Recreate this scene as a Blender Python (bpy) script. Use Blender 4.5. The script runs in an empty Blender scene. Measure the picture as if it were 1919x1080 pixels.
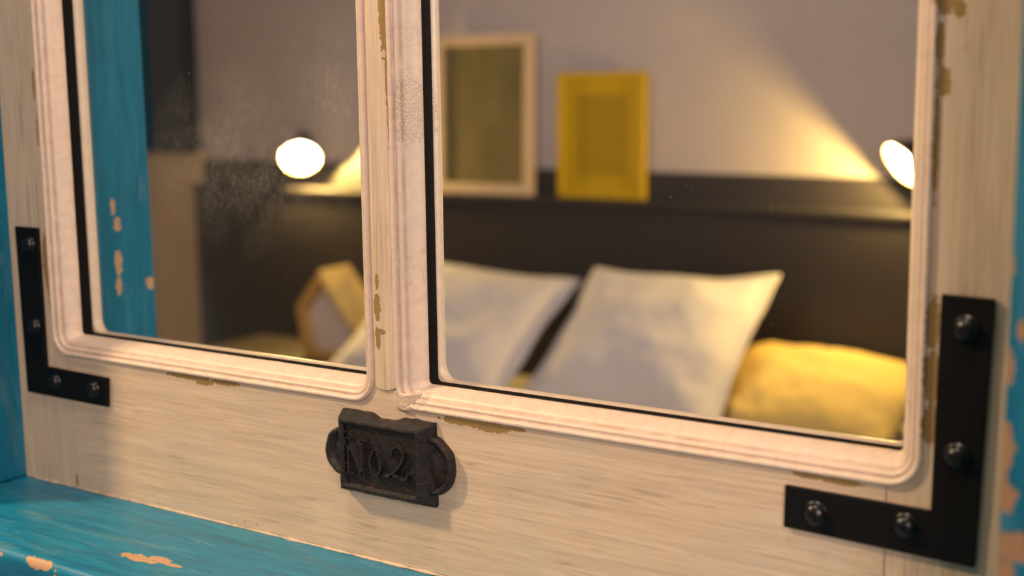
import bpy, bmesh, math, random
from mathutils import Vector, Matrix, noise as mnoise

# ------------------------------------------------------------------ camera, world, lights, exposure
SC = bpy.context.scene
COL = SC.collection
cd = bpy.data.cameras.new('camera')
cam = bpy.data.objects.new('camera', cd); COL.objects.link(cam)
right = Vector((0.83269876, 0.55358748, -0.01239671))
up = Vector((-0.07399268, 0.13343, 0.98829222))
fwd = Vector((-0.54876029, 0.82203244, -0.15206842))
cam.matrix_world = Matrix(((right.x, up.x, -fwd.x, 0.0), (right.y, up.y, -fwd.y, -0.67566824),
                           (right.z, up.z, -fwd.z, 0.0), (0, 0, 0, 1)))
cd.sensor_width = 36.0; cd.lens = 2440.0 / 1919.0 * 36.0
cd.clip_start = 0.02; cd.clip_end = 60
cd.dof.use_dof = True; cd.dof.focus_distance = 0.885; cd.dof.aperture_fstop = 4.4
SC.camera = cam

SC.view_settings.view_transform = 'Standard'; SC.view_settings.look = 'None'
SC.view_settings.gamma = 1.0; SC.view_settings.use_curve_mapping = False
SC.view_settings.exposure = 0.0

w = bpy.data.worlds.new('world'); SC.world = w; w.use_nodes = True
w.node_tree.nodes['Background'].inputs['Color'].default_value = (0.95, 0.86, 0.80, 1)
w.node_tree.nodes['Background'].inputs['Strength'].default_value = 0.16


def area(name, loc, target, size, power, color, sy=None):
    l = bpy.data.lights.new(name, 'AREA'); l.energy = power; l.color = color
    l.shape = 'RECTANGLE'; l.size = size; l.size_y = sy or size
    o = bpy.data.objects.new(name, l); COL.objects.link(o)
    o.location = loc
    o.rotation_euler = (Vector(target) - Vector(loc)).to_track_quat('-Z', 'Y').to_euler()
    return o


# the viewer's side of the window: a warm spot high on the left, one overhead, a broad soft one on the right
area('warm_spot_light', (-1.74, -0.86, 1.12), (-0.5, 0, -0.15), 0.14, 35, (1.0, 0.74, 0.45))
area('overhead_light', (-0.42, -0.50, 1.60), (-0.5, 0, -0.2), 0.26, 13.0, (1.0, 0.78, 0.60))
area('soft_side_light', (1.1, -1.9, 0.6), (-0.5, 0, -0.1), 0.9, 40.0, (1.0, 0.79, 0.72))
# the bedroom: a soft ceiling light
area('bedroom_ceiling_light', (-1.9, 1.3, 1.08), (-2.2, 2.4, -0.6), 1.2, 27, (1.0, 0.90, 0.90))
area('jamb_fill_light', (0.95, 1.1, 0.35), (-0.96, 0.1, 0.0), 0.5, 23.0, (1.0, 0.86, 0.74))  # added fill with no lamp behind it, brightens the jamb beyond the glass


# ------------------------------------------------------------------ node helpers
def mat(name):
    m = bpy.data.materials.new(name); m.use_nodes = True
    nt = m.node_tree
    return m, nt, nt.nodes['Principled BSDF']


def N(nt, t, **kw):
    n = nt.nodes.new(t)
    for k, v in kw.items():
        setattr(n, k, v)
    return n


def setv(sock, v):
    sock.default_value = v


def math_(nt, op, a, b=None, c=None):
    n = N(nt, 'ShaderNodeMath', operation=op)
    for i, v in enumerate((a, b, c)):
        if v is None: continue
        if isinstance(v, (int, float)): n.inputs[i].default_value = v
        else: nt.links.new(v, n.inputs[i])
    return n.outputs[0]


def pos(nt):
    return N(nt, 'ShaderNodeNewGeometry').outputs['Position']


def scaled(nt, vec, s):
    n = N(nt, 'ShaderNodeVectorMath', operation='MULTIPLY')
    nt.links.new(vec, n.inputs[0]); n.inputs[1].default_value = s
    return n.outputs[0]


def noise(nt, vec, scale, detail=4, rough=0.55, dist=0.0):
    n = N(nt, 'ShaderNodeTexNoise'); nt.links.new(vec, n.inputs['Vector'])
    n.inputs['Scale'].default_value = scale; n.inputs['Detail'].default_value = detail
    n.inputs['Roughness'].default_value = rough; n.inputs['Distortion'].default_value = dist
    return n.outputs['Fac']


def ramp(nt, fac, stops):
    n = N(nt, 'ShaderNodeValToRGB'); nt.links.new(fac, n.inputs['Fac'])
    e = n.color_ramp.elements
    while len(e) < len(stops): e.new(0.5)
    for el, (p, c) in zip(e, stops):
        el.position = p; el.color = (c, c, c, 1) if isinstance(c, (int, float)) else (*c, 1)
    return n.outputs['Color']


def mix(nt, fac, a, b, blend='MIX'):
    n = N(nt, 'ShaderNodeMix', data_type='RGBA', blend_type=blend)
    for sock, v in ((n.inputs[0], fac), (n.inputs[6], a), (n.inputs[7], b)):
        if isinstance(v, tuple): sock.default_value = (*v, 1)
        elif isinstance(v, (int, float)): sock.default_value = v
        else: nt.links.new(v, sock)
    return n.outputs[2]


def bump(nt, bsdf, h, dist, strength=1.0, prev=None):
    n = N(nt, 'ShaderNodeBump'); n.inputs['Distance'].default_value = dist
    n.inputs['Strength'].default_value = strength
    nt.links.new(h, n.inputs['Height'])
    if prev: nt.links.new(prev, n.inputs['Normal'])
    nt.links.new(n.outputs[0], bsdf.inputs['Normal'])
    return n.outputs[0]


def blobs(nt, vec, items, amp=0.9, nscale=260, thr=1.0, dist=0.3):
    """0/1 mask: union of ragged ellipses (centre xyz, radii xyz) in world metres: worn patches with a place of their own"""
    cur = None
    for c, r in items:
        s = N(nt, 'ShaderNodeVectorMath', operation='SUBTRACT'); nt.links.new(vec, s.inputs[0]); s.inputs[1].default_value = c
        d = N(nt, 'ShaderNodeVectorMath', operation='DIVIDE'); nt.links.new(s.outputs[0], d.inputs[0]); d.inputs[1].default_value = r
        l = N(nt, 'ShaderNodeVectorMath', operation='LENGTH'); nt.links.new(d.outputs[0], l.inputs[0])
        v = l.outputs['Value']
        cur = v if cur is None else math_(nt, 'MINIMUM', cur, v)
    nz = noise(nt, vec, nscale, 4, 0.6, dist)
    nz = math_(nt, 'MULTIPLY', math_(nt, 'SUBTRACT', nz, 0.5), amp * 2)
    e = math_(nt, 'SUBTRACT', thr, math_(nt, 'ADD', cur, nz))
    return math_(nt, 'MINIMUM', math_(nt, 'MAXIMUM', math_(nt, 'MULTIPLY', e, 14.0), 0.0), 1.0)


CREAM = (0.72, 0.535, 0.365)
WOOD = (0.33, 0.195, 0.065)

# worn patches on the sash boards (read off the window: millimetres on its face, turned to metres)
MM = 0.001
def E_(x, z, rx, rz): return ((x * MM, 0.0, z * MM), (rx * MM, 0.05, rz * MM))
SASH_CHIPS = [E_(-752, -216.5, 26, 2.4), E_(-735, -218.5, 12, 2.8), E_(-712, -216.8, 16, 2.2),
              E_(-492, -217.2, 18, 2.6), E_(-470, -218, 16, 3.4), E_(-450, -216.5, 9, 1.6),
              E_(-252, -216.3, 12, 1.9), E_(-235, -217.0, 12, 2.1),
              E_(-549.5, 50, 3.0, 26), E_(-547, 12, 1.6, 30), E_(-546.5, -20, 1.3, 26),
              E_(-560, -128, 1.8, 6), E_(-560.5, -146, 3.2, 10), E_(-560.5, -168, 2.6, 8), E_(-558, -163, 4.0, 2.0),
              E_(-187, 45, 6.5, 12), E_(-180.5, 36, 3.2, 4.5), E_(-189.5, 20, 1.8, 12), E_(-187, 0, 3.6, 8), E_(-189.5, -30, 1.4, 30),
              E_(-188, -124, 3.6, 16), E_(-187.5, -152, 4.2, 16), E_(-187.5, -178, 4.0, 12),
              E_(-915.5, 8, 1.6, 14), E_(-914.5, -30, 1.1, 14), E_(-915.0, -138, 3.6, 24), E_(-913.0, -166, 1.4, 14),
              E_(-893, -322, 1.5, 6)]


def paint_cream(name, grain='x', ring=False):
    m, nt, b = mat(name)
    P = pos(nt)
    # brush streaks along the grain
    s = (14, 60, 420) if grain == 'x' else (420, 60, 14)
    if ring: s = (160, 90, 160)
    st = noise(nt, scaled(nt, P, s), 1.0, 5, 0.6, 0.4)
    s2 = (5, 20, 90) if grain == 'x' else (90, 20, 5)
    if ring: s2 = (40, 30, 40)
    st2 = noise(nt, scaled(nt, P, s2), 1.0, 5, 0.6, 1.0)
    big = noise(nt, P, 14, 4, 0.6)
    c = mix(nt, ramp(nt, st, [(0.34, 0.0), (0.62, 1.0)]), tuple(v * f for v, f in zip(CREAM, (0.84, 0.80, 0.76))), CREAM)
    c = mix(nt, ramp(nt, st2, [(0.30, 0.50), (0.55, 0.0)]), c, (0.45, 0.35, 0.26))
    c = mix(nt, ramp(nt, big, [(0.42, 0.0), (0.70, 0.30)]), c, (0.50, 0.47, 0.40))
    # sparse darker brush lines that wander along the grain
    s3 = (9, 60, 230) if grain == 'x' else (230, 60, 9)
    if ring: s3 = (90, 60, 90)
    ln = noise(nt, scaled(nt, P, s3), 1.0, 3, 0.5, 2.2)
    ln2 = ramp(nt, noise(nt, P, 22, 3), [(0.42, 0.0), (0.60, 1.0)])
    c = mix(nt, mix(nt, 1.0, ramp(nt, ln, [(0.54, 0.0), (0.66, 0.55)]), ln2, 'MULTIPLY'), c, (0.36, 0.26, 0.17))
    # pin specks of dirt
    v = N(nt, 'ShaderNodeTexVoronoi'); nt.links.new(P, v.inputs['Vector']); v.inputs['Scale'].default_value = 95
    sp = ramp(nt, v.outputs['Distance'], [(0.055, 1.0), (0.10, 0.0)])
    sel = ramp(nt, noise(nt, P, 30, 2), [(0.60, 0.0), (0.66, 0.75)])
    c = mix(nt, mix(nt, 1.0, sp, sel, 'MULTIPLY'), c, (0.20, 0.13, 0.08))
    rough = 0.42
    if ring:
        c = mix(nt, 0.35, c, (0.88, 0.68, 0.57))
        a = N(nt, 'ShaderNodeAttribute', attribute_name='groove').outputs['Fac']
        g = math_(nt, 'MULTIPLY', a, ramp(nt, noise(nt, P, 60, 4, 0.65), [(0.36, 0.25), (0.64, 0.85)]))
        c = mix(nt, g, c, (0.42, 0.25, 0.16))
    chip = blobs(nt, P, SASH_CHIPS, 0.75, 330)
    edge = blobs(nt, P, SASH_CHIPS, 0.75, 330, 1.12)
    wood = mix(nt, st, tuple(v * 0.75 for v in WOOD), tuple(v * 1.2 for v in WOOD))
    c = mix(nt, edge, c, tuple(v * 0.9 for v in CREAM))
    c = mix(nt, chip, c, wood)
    nt.links.new(c, b.inputs['Base Color']); setv(b.inputs['Roughness'], rough)
    # paint crackle where the mullion and its foot have crazed
    crz = blobs(nt, P, [E_(-536, -14, 7, 24), E_(-527, -206, 7, 6)], 0.6, 200)
    vo = N(nt, 'ShaderNodeTexVoronoi', feature='DISTANCE_TO_EDGE')
    nt.links.new(scaled(nt, P, (600, 500, 330)), vo.inputs['Vector']); vo.inputs['Scale'].default_value = 1.0
    craze = math_(nt, 'MULTIPLY', crz, ramp(nt, vo.outputs['Distance'], [(0.0, 0.0), (0.16, 1.0)]))
    craze = math_(nt, 'SUBTRACT', craze, crz)
    h = math_(nt, 'ADD', math_(nt, 'MULTIPLY', st, 0.30), math_(nt, 'MULTIPLY', chip, -0.9))
    h = math_(nt, 'ADD', h, math_(nt, 'MULTIPLY', craze, 0.55))
    h = math_(nt, 'ADD', h, math_(nt, 'MULTIPLY', noise(nt, P, 700, 3), 0.12))
    bump(nt, b, h, 0.0006, 0.9)
    return m


def paint_teal(name, chips, s, speck=0.5, rough=0.42, spec=0.5, k=1.0, wk=1.0):
    m, nt, b = mat(name)
    P = pos(nt)
    st = noise(nt, scaled(nt, P, s), 1.0, 6, 0.65, 0.8)
    c = mix(nt, ramp(nt, st, [(0.30, 0.0), (0.72, 1.0)]), (0.003 * k, 0.145 * k, 0.255 * k), (0.010 * k, 0.285 * k, 0.46 * k))
    big = noise(nt, scaled(nt, P, tuple(max(4.0, v * 0.2) for v in s)), 1.6, 5, 0.7, 1.2)
    c = mix(nt, ramp(nt, big, [(0.52, 0.0), (0.74, speck)]), c, (0.10, 0.24, 0.27))
    scr = noise(nt, scaled(nt, P, tuple(v * 1.6 for v in s)), 1.0, 5, 0.7, 1.6)
    sel = ramp(nt, noise(nt, P, 24, 3), [(0.48, 0.0), (0.62, speck)])
    c = mix(nt, mix(nt, 1.0, ramp(nt, scr, [(0.60, 0.0), (0.70, 0.8)]), sel, 'MULTIPLY'), c, (0.42, 0.44, 0.38))
    chip = blobs(nt, P, chips, 0.85, 130, 1.0, 0.8)
    wood = mix(nt, st, (0.42 * wk, 0.21 * wk, 0.09 * wk), (0.66 * wk, 0.42 * wk, 0.24 * wk))
    c = mix(nt, chip, c, wood)
    nt.links.new(c, b.inputs['Base Color'])
    setv(b.inputs['Roughness'], rough); setv(b.inputs['Specular IOR Level'], spec)
    h = math_(nt, 'ADD', math_(nt, 'MULTIPLY', st, 0.5), math_(nt, 'MULTIPLY', chip, -0.7))
    bump(nt, b, h, 0.0007, 0.8)
    return m


def plain(name, col, rough=0.6, nscale=30, var=0.12, bmp=0.0, bd=0.002, metal=0.0, emit=None, stretch=(1, 1, 1), spec=0.5):
    m, nt, b = mat(name)
    P = scaled(nt, pos(nt), stretch)
    n = noise(nt, P, nscale, 4, 0.6)
    c = mix(nt, n, tuple(v * (1 - var) for v in col), tuple(min(1, v * (1 + var)) for v in col))
    nt.links.new(c, b.inputs['Base Color']); setv(b.inputs['Roughness'], rough); setv(b.inputs['Metallic'], metal); setv(b.inputs['Specular IOR Level'], spec)
    if bmp: bump(nt, b, n, bd, bmp)
    if emit:
        setv(b.inputs['Emission Color'], (*emit[0], 1)); setv(b.inputs['Emission Strength'], emit[1])
    return m


M = {}
M['rail'] = paint_cream('cream_paint_rail', 'x')
M['stile'] = paint_cream('cream_paint_stile', 'z')
M['ring'] = paint_cream('cream_paint_moulding', 'x', ring=True)


def B_(c, r): return (c, r)
SILL_CHIPS = [B_((-0.716, -0.086, -0.328), (0.019, 0.0055, 0.02)), B_((-0.700, -0.080, -0.328), (0.011, 0.004, 0.02)),
              B_((-0.686, -0.083, -0.328), (0.010, 0.0022, 0.02)), B_((-0.775, -0.127, -0.330), (0.018, 0.006, 0.006)),
              B_((-0.735, -0.132, -0.345), (0.030, 0.02, 0.011)), B_((-0.70, -0.131, -0.337), (0.03, 0.01, 0.004)),
              B_((-0.757, -0.130, -0.340), (0.008, 0.01, 0.004)),
              B_((-0.835, -0.128, -0.332), (0.016, 0.008, 0.0035))]
JAMB_CHIPS = [B_((-0.961, 0.109, -0.103), (0.02, 0.0028, 0.007)), B_((-0.961, 0.113, -0.119), (0.02, 0.004, 0.007)),
              B_((-0.961, 0.112, -0.155), (0.02, 0.0046, 0.013)), B_((-0.961, 0.111, -0.176), (0.02, 0.0036, 0.010)),
              B_((-0.961, 0.148, -0.178), (0.02, 0.005, 0.006)), B_((-0.961, 0.075, -0.085), (0.02, 0.002, 0.005))]
CASE_CHIPS = [B_((-0.1240, -0.118, -0.118), (0.0028, 0.03, 0.008)), B_((-0.1235, -0.118, -0.155), (0.0042, 0.03, 0.013)),
              B_((-0.1225, -0.118, -0.174), (0.0055, 0.03, 0.007)), B_((-0.1190, -0.118, -0.196), (0.0085, 0.03, 0.008)),
              B_((-0.1220, -0.118, -0.208), (0.006, 0.03, 0.008)), B_((-0.1245, -0.118, -0.075), (0.0015, 0.03, 0.006)),
              B_((-0.1185, -0.118, -0.102), (0.002, 0.03, 0.005))]
M['sill'] = paint_teal('teal_paint_sill', SILL_CHIPS, (16, 160, 60), 0.85, k=0.88)
M['jamb'] = paint_teal('teal_paint_jamb', JAMB_CHIPS, (60, 120, 10), 0.5, 0.6, 0.22, 0.66)
M['case'] = paint_teal('teal_paint_casing', CASE_CHIPS, (120, 60, 12), 0.35, 0.5, 0.3, 0.5, 0.5)
M['gasket'] = plain('black_gasket', (0.004, 0.003, 0.003), 0.7, spec=0.12)
M['bracket'] = plain('black_bracket_metal', (0.004, 0.003, 0.003), 0.55, 260, 0.35, 0.25, 0.0003, spec=0.22)
M['screw'] = plain('black_screw_metal', (0.005, 0.0035, 0.0035), 0.30, 500, 0.3, 0.1, 0.0001, 0.0)


def cast_iron():
    m, nt, b = mat('cast_iron')
    P = pos(nt)
    n = noise(nt, P, 900, 4, 0.7); n2 = noise(nt, P, 160, 4, 0.6)
    c = mix(nt, n2, (0.009, 0.0075, 0.009), (0.042, 0.031, 0.028))
    rust = ramp(nt, noise(nt, P, 95, 3), [(0.60, 0.0), (0.72, 0.6)])
    c = mix(nt, rust, c, (0.10, 0.055, 0.03))
    glint = ramp(nt, noise(nt, P, 1500, 3, 0.7), [(0.60, 0.0), (0.72, 0.8)])  # pale specks in the base colour stand in for glints
    c = mix(nt, glint, c, (0.20, 0.15, 0.12))
    nt.links.new(c, b.inputs['Base Color'])
    setv(b.inputs['Metallic'], 0.45)
    nt.links.new(ramp(nt, n, [(0.35, 0.18), (0.62, 0.52)]), b.inputs['Roughness'])
    h = math_(nt, 'ADD', math_(nt, 'MULTIPLY', n, 0.5), n2)
    bump(nt, b, h, 0.0016, 0.85)
    return m


M['iron'] = cast_iron()


def glass():
    m = bpy.data.materials.new('dusty_window_glass'); m.use_nodes = True
    nt = m.node_tree; nt.nodes.clear()
    out = N(nt, 'ShaderNodeOutputMaterial')
    P = pos(nt)
    tr = N(nt, 'ShaderNodeBsdfTransparent'); tr.inputs[0].default_value = (0.97, 0.98, 0.97, 1)
    gl = N(nt, 'ShaderNodeBsdfGlossy'); gl.inputs['Roughness'].default_value = 0.02
    fr = N(nt, 'ShaderNodeFresnel'); fr.inputs['IOR'].default_value = 1.35
    m1 = N(nt, 'ShaderNodeMixShader'); nt.links.new(math_(nt, 'MULTIPLY', fr.outputs[0], 0.2), m1.inputs[0])
    nt.links.new(tr.outputs[0], m1.inputs[1]); nt.links.new(gl.outputs[0], m1.inputs[2])
    # wiping haze: fine upright streaks, densest in a smear over the left pane
    df = N(nt, 'ShaderNodeBsdfDiffuse'); df.inputs[0].default_value = (0.75, 0.66, 0.52, 1)
    fine = ramp(nt, noise(nt, scaled(nt, P, (520, 100, 170)), 1.0, 4, 0.75, 1.0), [(0.44, 0.0), (0.64, 1.0)])
    smear = None
    for c, r in (((-0.675, 0.02, -0.055), (0.10, 0.2, 0.060)), ((-0.61, 0.02, -0.01), (0.07, 0.2, 0.07)), ((-0.72, 0.02, -0.05), (0.09, 0.2, 0.08))):
        s = N(nt, 'ShaderNodeVectorMath', operation='SUBTRACT'); nt.links.new(P, s.inputs[0]); s.inputs[1].default_value = c
        d = N(nt, 'ShaderNodeVectorMath', operation='DIVIDE'); nt.links.new(s.outputs[0], d.inputs[0]); d.inputs[1].default_value = r
        l = N(nt, 'ShaderNodeVectorMath', operation='LENGTH'); nt.links.new(d.outputs[0], l.inputs[0])
        v = math_(nt, 'MAXIMUM', math_(nt, 'SUBTRACT', 1.0, l.outputs['Value']), 0.0)
        smear = v if smear is None else math_(nt, 'MAXIMUM', smear, v)
    patch = ramp(nt, noise(nt, P, 26, 4, 0.6), [(0.35, 0.25), (0.65, 1.0)])
    sm = math_(nt, 'MULTIPLY', math_(nt, 'MULTIPLY', smear, patch), math_(nt, 'ADD', math_(nt, 'MULTIPLY', fine, 0.10), 0.035))
    # single dust specks
    v = N(nt, 'ShaderNodeTexVoronoi'); nt.links.new(P, v.inputs['Vector']); v.inputs['Scale'].default_value = 130
    spk = ramp(nt, v.outputs['Distance'], [(0.04, 1.0), (0.075, 0.0)])
    sel = ramp(nt, noise(nt, P, 40, 2), [(0.60, 0.0), (0.70, 0.5)])
    sp = math_(nt, 'MULTIPLY', spk, sel)
    fac = math_(nt, 'ADD', math_(nt, 'ADD', sm, math_(nt, 'MULTIPLY', sp, 0.5)), math_(nt, 'MULTIPLY', patch, 0.0012))
    m2 = N(nt, 'ShaderNodeMixShader'); nt.links.new(fac, m2.inputs[0])
    nt.links.new(m1.outputs[0], m2.inputs[1]); nt.links.new(df.outputs[0], m2.inputs[2])
    nt.links.new(m2.outputs[0], out.inputs[0])
    return m


M['glass'] = glass()
M['wall'] = plain('mauve_grey_wall_paint', (0.46, 0.40, 0.405), 0.75, 6, 0.05, 0.1, 0.001)
M['wall_side'] = plain('beige_wall_paint', (0.42, 0.36, 0.29), 0.75, 6, 0.05)
M['dark_wall'] = plain('dark_wall_panel_paint', (0.026, 0.0225, 0.029), 0.5, 8, 0.12, 0.1, 0.001)
M['headboard'] = plain('dark_headboard_lacquer', (0.0195, 0.0165, 0.0205), 0.55, 12, 0.15, 0.1, 0.001, stretch=(0.4, 1, 4))
M['floor'] = plain('brown_floorboards', (0.16, 0.09, 0.05), 0.45, 9, 0.3, stretch=(0.3, 6, 1))
M['plaster'] = plain('white_plaster', (0.55, 0.50, 0.45), 0.8, 10, 0.05)
M['cabinet'] = plain('black_board_paint', (0.005, 0.0036, 0.003), 0.8, 10, 0.15, spec=0.2)
M['cabinet_side'] = plain('brown_cabinet_side', (0.045, 0.029, 0.020), 0.5, 10, 0.15)
M['linen'] = plain('pale_linen', (0.52, 0.48, 0.49), 0.85, 70, 0.04, 0.3, 0.003)
M['lamplit_linen'] = plain('lamplit_linen', (0.60, 0.42, 0.13), 0.85, 50, 0.06, 0.3, 0.003)  # low pillow: the yellow of the right lamp is put into the linen colour
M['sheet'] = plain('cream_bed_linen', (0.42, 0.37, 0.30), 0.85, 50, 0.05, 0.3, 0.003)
M['pale_wood'] = plain('pale_picture_wood', (0.60, 0.44, 0.30), 0.5, 20, 0.12, stretch=(1, 1, 0.3))
M['yellow_frame'] = plain('mustard_yellow_lacquer', (0.52, 0.335, 0.004), 0.4, 20, 0.06)
M['ochre'] = plain('ochre_painted_wood', (0.50, 0.29, 0.07), 0.55, 20, 0.1)
M['roof_lit'] = plain('lamplit_roof_wood', (0.85, 0.60, 0.20), 0.55, 20, 0.08)  # right roof slope: lamplight painted in as a brighter yellow
M['box_back'] = plain('grey_mauve_backing', (0.60, 0.51, 0.49), 0.7, 14, 0.1)
M['lamp_black'] = plain('black_lamp_enamel', (0.012, 0.010, 0.009), 0.35, 30, 0.1)
M['lamp_inside'] = plain('white_lamp_enamel', (0.88, 0.86, 0.80), 0.5, 30, 0.02)
M['lamp_yellow'] = plain('brass_lamp_rim', (0.75, 0.45, 0.07), 0.35, 30, 0.05, metal=0.5)
M['bulb'] = plain('lit_bulb', (1, 1, 1), 0.4, 10, 0.0, emit=((1.0, 0.80, 0.48), 70.0))
M['nightstand'] = plain('dark_stained_oak', (0.030, 0.020, 0.014), 0.5, 14, 0.2, stretch=(0.4, 1, 3))


def print_olive():
    m, nt, b = mat('olive_art_print')
    P = pos(nt)
    c = ramp(nt, noise(nt, scaled(nt, P, (9, 1, 5)), 1.0, 4, 0.6, 0.5), [(0.3, (0.135, 0.110, 0.048)), (0.7, (0.20, 0.155, 0.060))])
    d = ramp(nt, noise(nt, scaled(nt, P, (16, 1, 16)), 1.0, 3, 0.6), [(0.5, 0.0), (0.62, 0.35)])
    nt.links.new(mix(nt, d, c, (0.105, 0.125, 0.075)), b.inputs['Base Color']); setv(b.inputs['Roughness'], 0.3)
    return m


def print_yellow():
    m, nt, b = mat('yellow_typographic_print')
    P = N(nt, 'ShaderNodeTexCoord').outputs['Object']
    sx = N(nt, 'ShaderNodeSeparateXYZ'); nt.links.new(P, sx.inputs[0])
    # a regular block of small dark marks inside a plain border
    def band(o, n, duty):
        return math_(nt, 'LESS_THAN', math_(nt, 'FRACT', math_(nt, 'MULTIPLY', o, n)), duty)
    g = math_(nt, 'MULTIPLY', band(sx.outputs['X'], 62, 0.62), band(sx.outputs['Z'], 50, 0.66))
    ax = math_(nt, 'LESS_THAN', math_(nt, 'ABSOLUTE', sx.outputs['X']), 0.090)
    az = math_(nt, 'LESS_THAN', math_(nt, 'ABSOLUTE', sx.outputs['Z']), 0.130)
    inside = math_(nt, 'MULTIPLY', ax, az)
    g = math_(nt, 'MULTIPLY', g, inside)
    c = mix(nt, math_(nt, 'MULTIPLY', inside, 0.35), (0.48, 0.31, 0.004), (0.34, 0.21, 0.006))
    c = mix(nt, math_(nt, 'MULTIPLY', g, 0.62), c, (0.10, 0.055, 0.008))
    nt.links.new(c, b.inputs['Base Color']); setv(b.inputs['Roughness'], 0.35)
    return m


M['olive_print'] = print_olive()
M['yellow_print'] = print_yellow()


# ------------------------------------------------------------------ mesh helpers
def link(name, bm, m, parent=None, smooth=False, origin=None, bevel=0.0, seg=2, attr=None):
    """ONE mesh object from a bmesh given in world coordinates; its origin goes to the parent's location or its own base"""
    me = bpy.data.meshes.new(name)
    if origin is None:
        origin = parent.location.copy() if parent is not None else Vector((0, 0, 0))
    o_abs = Vector(origin)
    bmesh.ops.translate(bm, verts=bm.verts, vec=-o_abs)
    bmesh.ops.recalc_face_normals(bm, faces=bm.faces)
    bm.to_mesh(me); bm.free()
    for mm in (m if isinstance(m, (list, tuple)) else [m]): me.materials.append(mm)
    if smooth:
        for p in me.polygons: p.use_smooth = True
    o = bpy.data.objects.new(name, me); COL.objects.link(o)
    o.location = o_abs
    if parent is not None:
        o.parent = parent
        base = Vector((0, 0, 0)); q = parent
        while q is not None:
            base += q.location; q = q.parent
        o.location = o_abs - base
    if bevel:
        md = o.modifiers.new('bevel', 'BEVEL'); md.width = bevel; md.segments = seg; md.limit_method = 'ANGLE'
        md.angle_limit = math.radians(35)
        for p in me.polygons: p.use_smooth = True
        md2 = o.modifiers.new('wn', 'WEIGHTED_NORMAL'); md2.keep_sharp = True
    return o


def thing(name, label, cat, loc, group=None):
    o = bpy.data.objects.new(name, None); COL.objects.link(o); o.location = loc
    o.empty_display_size = 0.05
    o['label'] = label; o['category'] = cat
    if group: o['group'] = group
    return o


def tag(o, label, cat, group=None):
    o['label'] = label; o['category'] = cat
    if group: o['group'] = group
    return o


def structure(o, label=None):
    o['kind'] = 'structure'
    if label: o['label'] = label
    return o


def box(bm, x0, x1, y0, y1, z0, z1):
    vs = [bm.verts.new((x, y, z)) for x in (x0, x1) for y in (y0, y1) for z in (z0, z1)]
    for f in ((0, 1, 3, 2), (4, 6, 7, 5), (0, 4, 5, 1), (2, 3, 7, 6), (0, 2, 6, 4), (1, 5, 7, 3)):
        bm.faces.new([vs[i] for i in f])
    return vs


def prism(bm, pts, y0, y1):
    """polygon in XZ (list of (x, z)), extruded from y0 to y1"""
    a = [bm.verts.new((x, y0, z)) for x, z in pts]; b = [bm.verts.new((x, y1, z)) for x, z in pts]
    n = len(pts)
    bm.faces.new(a); bm.faces.new(list(reversed(b)))
    for i in range(n): bm.faces.new((a[i], b[i], b[(i + 1) % n], a[(i + 1) % n]))


def extrude_x(bm, pts, x0, x1, nx=1, wob=None):
    """profile in YZ extruded along X"""
    rows = []
    for k in range(nx + 1):
        x = x0 + (x1 - x0) * k / nx
        rows.append([bm.verts.new((x, y + (wob(x, i)[0] if wob else 0), z + (wob(x, i)[1] if wob else 0))) for i, (y, z) in enumerate(pts)])
    n = len(pts)
    for r0, r1 in zip(rows, rows[1:]):
        for i in range(n): bm.faces.new((r0[i], r0[(i + 1) % n], r1[(i + 1) % n], r1[i]))
    bm.faces.new(rows[0]); bm.faces.new(list(reversed(rows[-1])))


def revolve(bm, prof, origin, axis, n=32, cap0=False, cap1=False):
    """prof: list of (radius, distance along axis)"""
    axis = Vector(axis).normalized(); q = axis.to_track_quat('Z', 'Y'); origin = Vector(origin)
    rings = []
    for r, h in prof:
        if r < 1e-7:
            rings.append([bm.verts.new(origin + axis * h)])
        else:
            rings.append([bm.verts.new(origin + q @ Vector((r * math.cos(2 * math.pi * i / n), r * math.sin(2 * math.pi * i / n), h))) for i in range(n)])
    for a, b in zip(rings, rings[1:]):
        for i in range(n):
            j = (i + 1) % n
            if len(a) == 1 and len(b) == 1: continue
            if len(a) == 1: bm.faces.new((a[0], b[i], b[j]))
            elif len(b) == 1: bm.faces.new((a[i], a[j], b[0]))
            else: bm.faces.new((a[i], a[j], b[j], b[i]))
    if cap0 and len(rings[0]) > 1: bm.faces.new(rings[0])
    if cap1 and len(rings[-1]) > 1: bm.faces.new(list(reversed(rings[-1])))


def tube(bm, pts, r, n=12):
    pts = [Vector(p) for p in pts]
    rings = []
    for i, p in enumerate(pts):
        d = (pts[min(i + 1, len(pts) - 1)] - pts[max(i - 1, 0)]).normalized()
        q = d.to_track_quat('Z', 'Y')
        rings.append([bm.verts.new(p + q @ Vector((r * math.cos(2 * math.pi * k / n), r * math.sin(2 * math.pi * k / n), 0))) for k in range(n)])
    for a, b in zip(rings, rings[1:]):
        # match ring starts so the tube does not twist
        for k in range(n): bm.faces.new((a[k], a[(k + 1) % n], b[(k + 1) % n], b[k]))
    bm.faces.new(rings[0]); bm.faces.new(list(reversed(rings[-1])))


# ------------------------------------------------------------------ numbers of the window (metres)
XL, XR = -0.961, -0.1255          # outer edges of the sash
ZB, ZT = -0.328, 0.62            # bottom and top of the sash
OB, OT = -0.215, 0.50            # outer bottom / top of the mouldings
MW = 0.0155                      # moulding width
R1 = (-0.911, -0.566)            # outer x of left ring
R2 = (-0.5468, -0.1905)           # outer x of right ring
RAD = 0.0185                     # outer corner radius of the ring
SEAM_L, SEAM_R = -0.8925, -0.2095
YG = 0.0165                      # depth of the front moulding's lip
YK = 0.0280                      # back face of the black gasket


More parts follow.
